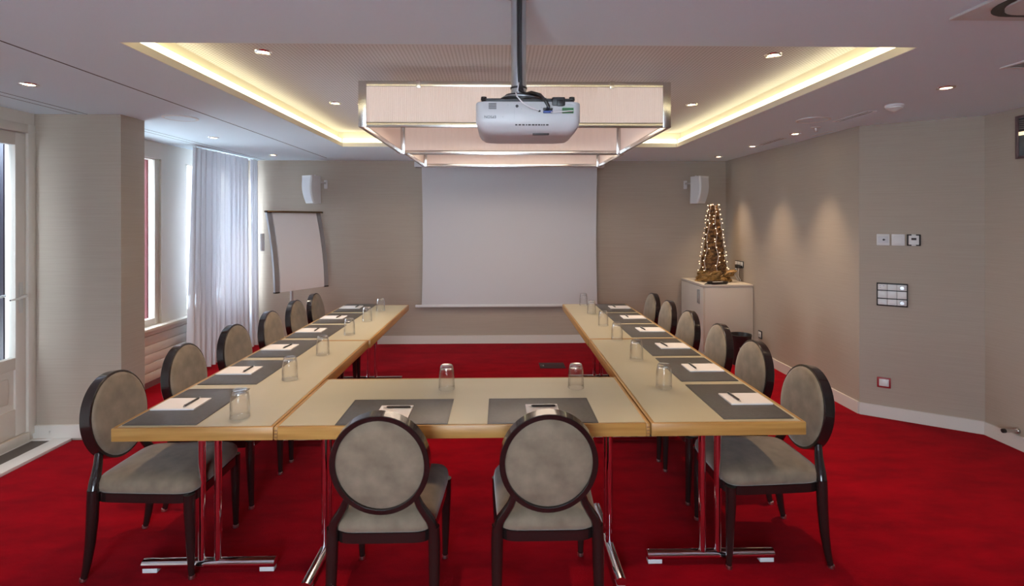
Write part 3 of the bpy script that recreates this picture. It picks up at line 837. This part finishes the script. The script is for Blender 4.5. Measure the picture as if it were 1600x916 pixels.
# flipchart
t = thing('flipchart', 'grey framed flipchart with a blank white pad near the curtain', 'flipchart', (-2.45, 6.28, 0), math.atan2(.64, .38))
def fy(z):  # profile: lower edge swings forward
    f = (1.725 - z)/.92
    return -.15*(1-(1-min(f, 1))**1.8) if f > 0 else 0
zs = [.805 + .92*k/16 for k in range(17)]
for s in (-1, 1):
    x0, x1 = (s*.372, s*.315)
    x0, x1 = min(x0, x1), max(x0, x1)
    MB().loft([[Vector((x0, fy(z), z)), Vector((x1, fy(z), z)), Vector((x1, fy(z)+.03, z)), Vector((x0, fy(z)+.03, z))] for z in zs]).build('side_rail', 'alu', t, True, 30)
    MB().box(x0-.002, x1+.002, fy(.805)-.004, fy(.805)+.034, .797, .812, .003).build('rail_cap', 'black', t)
MB().loft([[Vector((-.315, fy(z)+.006, z)), Vector((.315, fy(z)+.006, z)), Vector((.315, fy(z)+.02, z)), Vector((-.315, fy(z)+.02, z))] for z in zs]).build('board', 'whitegrey', t, True, 30)
MB().loft([[Vector((-.305, fy(z)-.004, z)), Vector((.305, fy(z)-.004, z)), Vector((.305, fy(z)+.004, z)), Vector((-.305, fy(z)+.004, z))] for z in [.805 + .905*k/16 for k in range(17)]]).build('paper_pad', 'paper', t, True, 30)
MB().box(-.385, .385, -.035, .03, 1.705, 1.728, .008).build('clamp_bar', mat('clamp gold reflection', (.22, .16, .09), .25, .9), t)  # dark bar; its gold reflection is put into the base colour
for s in (-1, 1):
    MB().cyl((s*.372, -.02, 1.716), (s*.395, -.02, 1.716), .012, None, 10).build('clamp_knob', 'black', t)
MB().box(-.42, -.375, .02, .05, 1.27, 1.47, .01).build('side_tray', 'whitegrey', t)
MB().cyl((0, .055, .06), (0, .055, 1.3), .019, None, 16).build('pole', 'steel', t)
MB().box(-.05, .05, .02, .075, 1.0, 1.1, .006).build('pole_clamp', 'black', t)
for k in range(5):
    a = 2*PI*k/5 + .3
    MB().tube([(0, .055, .09), (.16*math.cos(a), .055+.16*math.sin(a), .07), (.31*math.cos(a), .055+.31*math.sin(a), .028)], [.018, .015, .011], 8).build('leg', 'alu', t)
    MB().cyl((.31*math.cos(a), .055+.31*math.sin(a), 0), (.31*math.cos(a), .055+.31*math.sin(a), .03), .014, None, 10).build('castor', 'black', t)

# curtains
def curtain(pts, folds, amp, z0, z1, label, seedv):
    r_ = random.Random(seedv)
    n = folds*10; m = 22
    ph = [r_.uniform(-.7, .7) for _ in range(folds+2)]
    am = [r_.uniform(.65, 1.25) for _ in range(folds+2)]
    rows = []
    for j in range(m+1):
        f = j/m; z = z1 + (z0-z1)*f
        row = []
        for i in range(n+1):
            u = i/n
            x = pts[0][0] + (pts[1][0]-pts[0][0])*u; y = pts[0][1] + (pts[1][1]-pts[0][1])*u
            q = u*folds; k = int(q)
            A = amp*(.55 + .55*f)*(am[k]*(1-(q-k)) + am[k+1]*(q-k))
            w = math.sin(2*PI*q + f*ph[k]) + .25*math.sin(4*PI*q + ph[k])
            x += A*w; y += .018*f*math.sin(3*u*PI + seedv)*math.sin(PI*u) - (.10*f*(1-u) if seedv == 1 else 0)
            row.append(Vector((x, y, z)))
        rows.append(row)
    b = MB(); b.loft(rows, False)
    t = thing('curtain', label, 'curtain', (0, 0, 0), 0, 'sheer window curtains')
    b.build('voile', 'sheer', t, True, 180)
    MB().tube([(pts[0][0], pts[0][1], z1), (pts[1][0], pts[1][1], z1)], .006, 6).build('heading_tape', 'white', t)
    for k in range(folds):
        u = (k+.5)/folds
        MB().box(pts[0][0]+(pts[1][0]-pts[0][0])*u-.004, pts[0][0]+(pts[1][0]-pts[0][0])*u+.004, pts[0][1]+(pts[1][1]-pts[0][1])*u-.003, pts[0][1]+(pts[1][1]-pts[0][1])*u+.003, z1, H-.002).build('glider', 'white', t, False)
curtain([(-3.215, 5.545), (-3.142, 6.585)], 12, .042, .03, 2.383, 'wide white sheer curtain in front of the window', 1)
curtain([(-3.135, 6.62), (-3.125, 6.80)], 4, .026, .03, 2.383, 'narrow gathered sheer curtain in the corner behind the flipchart', 2)

# ================================================================== CABINET CORNER
t = thing('cabinet', 'ivory cabinet in the corner with the fairy light cone on it', 'cabinet', (2.684, 6.47, 0))
x0, x1, y0, y1 = -.298, .298, -.36, .38
MB().box(x0+.025, x1, y0+.02, y1, 0, .06).build('plinth', 'cabinet', t, False)
MB().box(x0+.02, x1, y0, y1, .06, .826, .002).build('body', 'cabinet', t)
MB().box(x0-.004, x1+.003, y0-.008, y1, .828, .853, .002).build('cabinet_top', 'cabinet', t)
d = MB().box(x0, x0+.019, y0+.002, y1-.002, .065, .822, .002).build('door', 'cabinet', t)
hb = MB()
hb.box(x0-.012, x0-.002, y0+.10, y0+.108, .62, .77, .001).box(x0-.012, x0-.002, y0+.150, y0+.158, .62, .77, .001).box(x0-.012, x0+.001, y0+.10, y0+.158, .612, .620, .001).box(x0-.012, x0+.001, y0+.10, y0+.158, .770, .778, .001)
hb.build('handle', 'alu', d)
# fairy light cone
t = thing('fairy_light_cone', 'tall brown bark cone with fairy lights on the white cabinet', 'decoration', (2.66, 6.475, .853))
rc = random.Random(11)
rings = []
NS = 30
for j in range(29):
    f = j/28; z = .09 + .85*f
    r0 = .150*(1-f) + .046*f
    rings.append([Vector(((r0*(1+rc.uniform(-.16, .14)))*math.cos(2*PI*k/NS), (r0*(1+rc.uniform(-.16, .14)))*math.sin(2*PI*k/NS), z + rc.uniform(-.008, .008))) for k in range(NS)])
MB().loft(rings).build('bark_cone', 'bark', t, False)
for k in range(70):     # flaps of bark standing proud
    f = rc.random(); a = rc.uniform(0, 2*PI); r0 = (.150*(1-f) + .046*f)*1.03; z = .1 + .82*f
    w = rc.uniform(.018, .04)*(1-.4*f); hgt = rc.uniform(.03, .075)
    ca, sa = math.cos(a), math.sin(a)
    b = MB()
    q = []
    for u, v, d_ in ((-w, 0, 0), (w, 0, .004), (w*.8, hgt, .016), (-w*.7, hgt*.9, .010)):
        q.append(Vector((ca*(r0+d_) - sa*u, sa*(r0+d_) + ca*u, z+v)))
    q2 = [Vector((p.x - ca*.006, p.y - sa*.006, p.z)) for p in q]
    b.loft([q, q2]); b.build('bark_flap', 'bark', t, False)
wires = []
for wi, a in enumerate((R(-95), R(-30), R(-150), R(20), R(160), R(90))):
    pts = []
    for j in range(15):
        f = j/14; r0 = (.150*f + .046*(1-f))*1.10 + .006
        aa = a + .10*math.sin(j*1.3+wi)
        pts.append((r0*math.cos(aa), r0*math.sin(aa), .94 - .80*f))
    w = MB().tube(pts, .0022, 6).build('light_wire', 'cord', t)
    for j in range(15):
        p = Vector(pts[j]); s_ = Vector((-math.sin(a), math.cos(a), 0))*rc.uniform(-.028, .028) + Vector((math.cos(a), math.sin(a), 0))*rc.uniform(.002, .014) + Vector((0, 0, rc.uniform(-.02, .02)))
        MB().sphere(p+s_, .0062, 6).build('bulb', 'bulb', w)
rings = []
for j in range(9):   # ruffled gauze skirt
    f = j/8; z = .13*(1-f) + .002
    r0 = .155 + .055*f
    rings.append([Vector(((r0 + .022*math.sin(k*.9 + j*1.9) + rc.uniform(-.010, .010))*math.cos(2*PI*k/40), (r0*.9 + .022*math.sin(k*.9 + j*1.9) + rc.uniform(-.01, .01))*math.sin(2*PI*k/40), max(.001, z + .014*math.sin(k*1.3+j)))) for k in range(40)])
MB().loft(rings).build('gauze_wrap', 'gauze', t, True, 60)
for a, L in ((R(-62), .15), (R(-125), .13), (R(-30), .13)):
    ca, sa = math.cos(a), math.sin(a); pts = []
    MB().tube([(.14*ca, .14*sa, .08), (.18*ca - sa*.05, .18*sa + ca*.05, .125), (.19*ca - sa*L, .19*sa + ca*L*.4, .135), (.185*ca - sa*L*.7, .185*sa+ca*L*.3, .08), (.15*ca, .15*sa, .07)], [.02, .03, .032, .022, .014], 8, sx=.45).build('bow_loop', 'gauze', t)
# tray in front of the cone
t = thing('dark_tray', 'small dark tray with pale sheet on the cabinet before the cone', 'tray', (2.585, 6.165, .853), R(12))
MB().loft([rrect(.10, -.045, .055, .03, 0), rrect(.118, -.055, .065, .035, .012), rrect(.123, -.058, .068, .036, .030), rrect(.117, -.053, .063, .033, .030), rrect(.102, -.045, .055, .03, .012), rrect(.05, -.02, .03, .015, .010)]).build('rim', 'black', t, True, 40)
MB().box(-.05, .075, -.03, .035, .020, .024, .001).build('paper_sheet', 'paper', t)
t = thing('ribbon_scrap', 'dark leaf-like scrap lying at the cabinet front edge', 'scrap', (2.462, 6.15, .853), R(20))
MB().loft([[Vector((-.055+.11*f, -.022*math.sin(PI*f)-.001, .002+.010*math.sin(PI*f))), Vector((-.055+.11*f, .022*math.sin(PI*f)+.001, .002+.010*math.sin(PI*f))), Vector((-.055+.11*f, .022*math.sin(PI*f)+.001, .0)), Vector((-.055+.11*f, -.022*math.sin(PI*f)-.001, .0))] for f in [k/8 for k in range(9)]]).build('leaf', 'black', t)
# bin
t = thing('waste_bin', 'black round waste bin beside the ivory cabinet', 'bin', (2.69, 5.81, 0))
MB().lathe([(.098, 0), (.102, .004), (.117, .318), (.121, .322), (.121, .332), (.115, .334), (.112, .325), (.099, .02), (.0003, .012)], 32).build('body', 'black', t, True, 50)
MB().tube([(.119*math.cos(2*PI*k/32), .119*math.sin(2*PI*k/32), .331) for k in range(32)], .004, 8, loop=True).build('rim', 'black', t)
b = MB()
for pts in ([(-1.2, -1.4), (-1.2, .9), (-.2, 1), (-.1, .1), (-1.1, 0)], [(.2, 0), (.5, .8), (1.1, .7), (1.2, -.1), (.5, -.4), (.3, .1)], [(1.0, .7), (1.6, 1.5)], [(1.5, .2), (1.9, .9), (2.4, .6)], [(-1.0, -.9), (0, -1.1), (1.2, -.9)]):
    P = []
    for x_, z_ in pts:
        a = R(-108) + x_*.14
        rr_ = .1115 + .0008
        P.append((rr_*math.cos(a)*1.006, rr_*math.sin(a)*1.006, .19 + z_*.018))
    b.tube(P, .0016, 6)
b.build('emblem', 'whitegrey', t)

# ================================================================== SOCKETS AND CONTROLS
def wallbox(name, label, cat, p, nrm_deg, group=None):
    """local x along the wall, local -y toward the room, z up"""
    return thing(name, label, cat, p, R(nrm_deg), group)
# right wall faces -x: local -y -> -x  => rotate -90
t = wallbox('wall_socket', 'triple socket with black plugs on the wall above the cabinet', 'socket', (XR-.0005, 6.47, 1.065), -90)
MB().box(-.115, .115, -.008, 0, -.04, .04, .003).build('frame', 'black', t)
for k in (-1, 0, 1):
    s_ = MB().box(k*.072-.031, k*.072+.031, -.012, -.006, -.031, .031, .003).build('socket_insert', 'white', t)
MB().box(-.02, .06, -.055, -.012, -.05, -.005, .008).build('plug', 'black', t)
MB().box(.055, .108, -.050, -.012, -.045, -.012, .008).build('plug', 'black', t)
for k, x_ in enumerate((.0, .03, .085)):
    MB().tube([(x_, -.05, -.045), (x_+.005, -.06, -.09), (x_-.02, -.05, -.14), (x_+.01, -.035, -.19), (x_, -.03, -.208)], .003, 6).build('cord', 'cord', t)
t = wallbox('wall_socket', 'small black framed white socket low on the spot-lit wall', 'socket', (XR-.0005, 5.946, .297), -90)
MB().box(-.042, .042, -.008, 0, -.045, .045, .003).build('frame', 'black', t)
MB().box(-.030, .030, -.011, -.006, -.032, .032, .002).build('socket_insert', 'white', t)
MB().box(-.010, .010, -.0118, -.010, -.010, .010).build('socket_hole', 'alu', t)
# angled wall
ang = math.degrees(math.atan2(C3[1]-C2[1], C3[0]-C2[0]))
def on_angle(x, z):
    f = (x - C2[0])/(C3[0]-C2[0])
    return (x, C2[1] + (C3[1]-C2[1])*f, z)
AW = math.hypot(C3[0]-C2[0], C3[1]-C2[1])
def aplate(name, label, cat, x, z, group=None):
    p = on_angle(x, z); a = R(ang)
    return thing(name, label, cat, (p[0] - math.sin(-a)*-.0006*0 , p[1], p[2]), a, group)
t = aplate('key_switch', 'white key switch plate, first of three in the row', 'switch', 3.122, 1.452, 'switch row')
MB().box(-.043, .043, -.008, 0, -.046, .046, .003).build('plate', 'white', t)
MB().box(-.034, .034, -.012, -.006, -.028, .028, .002).build('rocker', 'whitegrey', t)
MB().cyl((.004, -.016, 0), (.004, -.010, 0), .008, None, 14).box(.004, .016, -.016, -.012, -.002, .002).build('key_barrel', 'black', t)
t = aplate('light_switch', 'plain white rocker switch, middle of three in the row', 'switch', 3.204, 1.452, 'switch row')
MB().box(-.043, .043, -.008, 0, -.046, .046, .003).build('plate', 'white', t)
MB().box(-.028, .028, -.013, -.006, -.028, .028, .003).build('rocker', 'white', t)
t = aplate('thermostat', 'black cornered thermostat with tiny display, last of three', 'thermostat', 3.287, 1.452)
MB().box(-.045, .045, -.006, 0, -.046, .046, .003).build('frame', 'black', t)
MB().box(-.033, .033, -.016, -.004, -.036, .036, .003).build('housing', 'white', t)
MB().box(-.016, .016, -.0168, -.015, .0, .018).build('display', 'darkgap', t)
for s in (-1, 1): MB().box(-.014, .014, -.008, -.004, s*.041-.004, s*.041+.004).build('screw_tab', 'white', t)
t = aplate('control_panel', 'dark framed white control panel with two knobs below the switches', 'control panel', 3.171, 1.0065)
MB().box(-.103, .103, -.010, 0, -.094, .094, .003).build('frame', 'black', t)
for i in range(3):
    for j in range(3):
        w, h_ = .062, (.046 if j != 1 else .058)
        zc = (.060, 0, -.060)[j]; xc = -.0635 + .0635*i
        q = MB().box(xc-w/2, xc+w/2, -.015, -.008, zc-h_/2, zc+h_/2, .002).build('module', 'white', t)
        if i == 2 and j != 1:
            MB().cyl((xc, -.032, zc), (xc, -.014, zc), .014, .016, 18).build('knob', 'alu', q)
        if i < 2 and j == 2:
            MB().box(xc-.02, xc+.02, -.0155, -.0145, zc-.012, zc-.010).build('marking', 'alu', q)
for xc, zc, w in ((-.080, .070, .008), (-.055, .070, .010), (-.078, .056, .006)):
    MB().box(xc-w/2, xc+w/2, -.0156, -.0148, zc-.0015, zc+.0015).build('marking', 'blue', t)
t = aplate('wall_socket', 'red framed white socket low on the angled wall', 'socket', 3.126, .2865)
MB().box(-.046, .046, -.008, 0, -.042, .042, .003).build('frame', 'red', t)
MB().box(-.033, .033, -.012, -.006, -.029, .029, .003).build('socket_insert', 'white', t)
# door stop and wall vent on the near right wall
t = thing('door_stop', 'steel door stop sticking out just above the skirting board', 'door stop', (XR2, 3.60, .128), 0)
MB().cyl((-.012, 0, 0), (0, 0, 0), .020, None, 18).build('rose', 'steel', t)
MB().cyl((-.095, 0, 0), (-.010, 0, 0), .0135, None, 18).build('stem', 'steel', t)
MB().cyl((-.112, 0, 0), (-.094, 0, 0), .0145, None, 18).build('rubber_tip', 'black', t)
t = thing('wall_display', 'dark framed glass panel high on the near wall at the edge', 'wall panel', (XR2, 3.14, 2.19), 0)
fr = MB()
fr.box(-.02, 0, .44, .46, -.15, .15, .002).box(-.02, 0, -.46, -.44, -.15, .15, .002).box(-.02, 0, -.44, .44, .132, .15, .002).box(-.02, 0, -.44, .44, -.15, -.132, .002)
fr.build('frame', mat('plum frame', (.13, .075, .08), .4), t)
MB().box(-.010, 0, -.44, .44, .04, .132).build('upper_pane', mat('dark glass', (.05, .055, .06), .08), t)
MB().box(-.010, 0, -.44, .44, -.132, .012).build('lower_pane', mat('grey glass', (.10, .12, .13), .1), t)
MB().box(-.014, 0, -.44, .44, .012, .036).build('lit_strip', emit('strip glow', (1, .78, .4), .6), t)
for k in range(5): MB().box(-.014, -.010, -.44, .44, .055+k*.014, .061+k*.014).build('slat', 'grille', t)

# ================================================================== CEILING FIXTURES
HC = H
def downlight(x, y, z, label, first=[None], lamp=True):
    if first[0] is None:
        t = thing('downlight', label, 'ceiling light', (x, y, z), 0, 'recessed ceiling spots')
        MB().lathe([(.030, -.001), (.032, -.006), (.046, -.004), (.048, 0), (.030, 0)], 28).build('trim_ring', 'chrome', t)
        MB().lathe([(.0003, -.0045), (.020, -.005), (.030, -.0025), (.030, -.001)], 24).build('lens', 'spot', t)
        first[0] = t
    else:
        t = dup(first[0], (x, y, z), 0, label)
    l = bpy.data.lights.new('spot_lamp', 'SPOT'); l.energy = DOWN_W; l.color = (1.0, .74, .48)
    l.spot_size = R(62); l.spot_blend = 1.0; l.shadow_soft_size = .022
    o = bpy.data.objects.new('spot_lamp', l); C.objects.link(o); o.location = (x, y, z-.012)
for x, y, lab in ((-2.704, 3.06, 'window side of the ceiling, before the pier'), (-2.704, 4.99, 'window side of the ceiling, before the curtain'), (-2.704, 6.284, 'window side of the ceiling, by the back wall'),
                  (2.642, 3.043, 'ceiling by the angled wall, nearest of that row'), (2.675, 4.688, 'ceiling by the spot-lit wall, second of the row'), (2.672, 5.484, 'ceiling by the spot-lit wall, third of the row'), (2.69, 6.39, 'ceiling by the spot-lit wall, in the far corner')):
    downlight(x, y, HC, 'small lit spot in the ' + lab)
for x, y, lab in ((-1.332, 2.97, 'left front'), (-1.332, 4.25, 'left, beside the pendant'), (1.568, 2.97, 'right front'), (1.568, 4.25, 'right, beside the pendant'), ):
    downlight(x, y, ZI, 'small lit spot in the perforated coffer, ' + lab)
# the grid goes on over the near half of the room, just out of the picture
for k_, (x, y) in enumerate(((-.62, 1.74), (.85, 1.74))):
    downlight(x, y, HC, 'small lit spot in the ceiling before the coffer, ' + ('left of' if k_ == 0 else 'right of') + ' the projector pole')
t = thing('smoke_detector', 'white cone shaped smoke detector beside the long slot vent', 'smoke detector', (2.684, 3.506, H))
MB().lathe([(.055, 0), (.056, -.012), (.050, -.018)], 28).build('base', 'white', t)
MB().lathe([(.050, -.018), (.050, -.024), (.030, -.036), (.010, -.046), (.0003, -.048)], 28).build('cone', 'white', t)
t = thing('sprinkler', 'small white sprinkler head between spot and round ceiling speaker', 'sprinkler', (2.668, 4.362, H))
MB().lathe([(.042, 0), (.040, -.005), (.014, -.008)], 24).build('rose', 'white', t)
MB().lathe([(.012, -.008), (.012, -.020), (.006, -.028), (.006, -.036)], 14).build('nozzle', 'white', t)
MB().lathe([(.0003, -.038), (.016, -.037), (.016, -.036), (.0003, -.036)], 14).build('deflector', 'steel', t)
def cspk(x, y, label):
    t = thing('ceiling_speaker', label, 'ceiling speaker', (x, y, H), 0, 'round ceiling speakers')
    MB().lathe([(.122, 0), (.122, -.006), (.108, -.009), (.104, -.006)], 36).build('rim', 'white', t)
    MB().lathe([(.0003, -.0065), (.06, -.0068), (.104, -.006)], 36).build('speaker_grille', 'ceiling', t)
cspk(2.442, 4.03, 'round white speaker in the ceiling beside the slot vent')
cspk(-2.434, 4.034, 'round white speaker in the ceiling beside the pier')
def slot(x, y0, y1, label, w=.034):
    t = thing('slot_vent', label, 'air vent', (x, (y0+y1)/2, H), R(-1.5), 'ceiling slot vents')
    L = (y1-y0)/2
    MB().box(-w, -w+.008, -L, L, -.005, 0).box(w-.008, w, -L, L, -.005, 0).box(-w, w, -L-.008, -L, -.005, 0).box(-w, w, L, L+.008, -.005, 0).build('frame', 'white', t)
    MB().box(-w+.008, w-.008, -L, L, -.001, 0).build('throat', 'darkgap', t)
    MB().box(-.006, .006, -L, L, -.004, -.0005).build('blade', 'white', t)
slot(2.670, 3.70, 4.10, 'long white slot vent beside the smoke detector')
slot(2.700, 4.93, 5.37, 'long white slot vent between two spots')
slot(2.915, 4.55, 4.80, 'short slot vent tight against the spot-lit wall', .018)
t = thing('air_grille', 'white ceiling air grille at the edge below the cassette', 'air vent', (2.83, 2.56, H))
MB().box(-.255, -.235, -.08, .08, -.006, 0).box(.235, .255, -.08, .08, -.006, 0).box(-.235, .235, -.08, -.062, -.006, 0).box(-.235, .235, .062, .08, -.006, 0).build('frame', 'white', t)
MB().box(-.235, .235, -.062, .062, -.001, 0).build('throat', 'darkgap', t)
for k in range(6): MB().box(-.235, .235, -.058+k*.02, -.050+k*.02, -.005, -.0006).build('blade', 'alu', t)
# air conditioning cassette
t = thing('ac_cassette', 'square ceiling air conditioner with rounded black slot', 'air conditioner', (2.215, 1.515, H))
MB().box(-.475, .475, -.475, .475, -.012, 0, .003).build('panel', mat('cassette panel', (.60, .62, .62), .5), t)
def rr2(h_, r, z): return rrect(h_, -h_, h_, r, z, 8)
MB().loft([rr2(.432, .14, -.0125), rr2(.432, .14, -.0135), rr2(.35, .10, -.0135), rr2(.35, .10, -.0125)], True, False, False).build('air_slot', 'black', t)
MB().loft([rr2(.398, .115, -.0125), rr2(.398, .115, -.020), rr2(.385, .11, -.022), rr2(.02, .01, -.022)], True, False, True).build('inner_panel', mat('cassette inner', (.56, .55, .53), .5), t)
MB().box(-.30, .30, -.34, .34, -.026, -.0215, .003).build('intake_grille', 'white', t)
MB().box(-.314, -.303, .26, .34, -.026, -.0215).build('vent_gap', 'black', t)
for k in range(14): MB().box(-.24, .24, -.235+k*.035, -.228+k*.035, -.0275, -.0255).build('louvre', 'whitegrey', t)

# floor box
t = thing('floor_box', 'dark flush floor box lid in the carpet before the screen', 'floor box', (.57, 5.79, 0))
MB().box(-.14, .14, -.11, .11, 0, .004, .001).build('frame', mat('dark red lid', (.03, .003, .005), .6), t)
MB().box(-.13, -.085, -.07, .03, .004, .007, .001).build('cable_flap', 'black', t)
MB().box(-.105, -.093, -.04, -.01, .007, .009, .001).build('latch', 'steel', t)
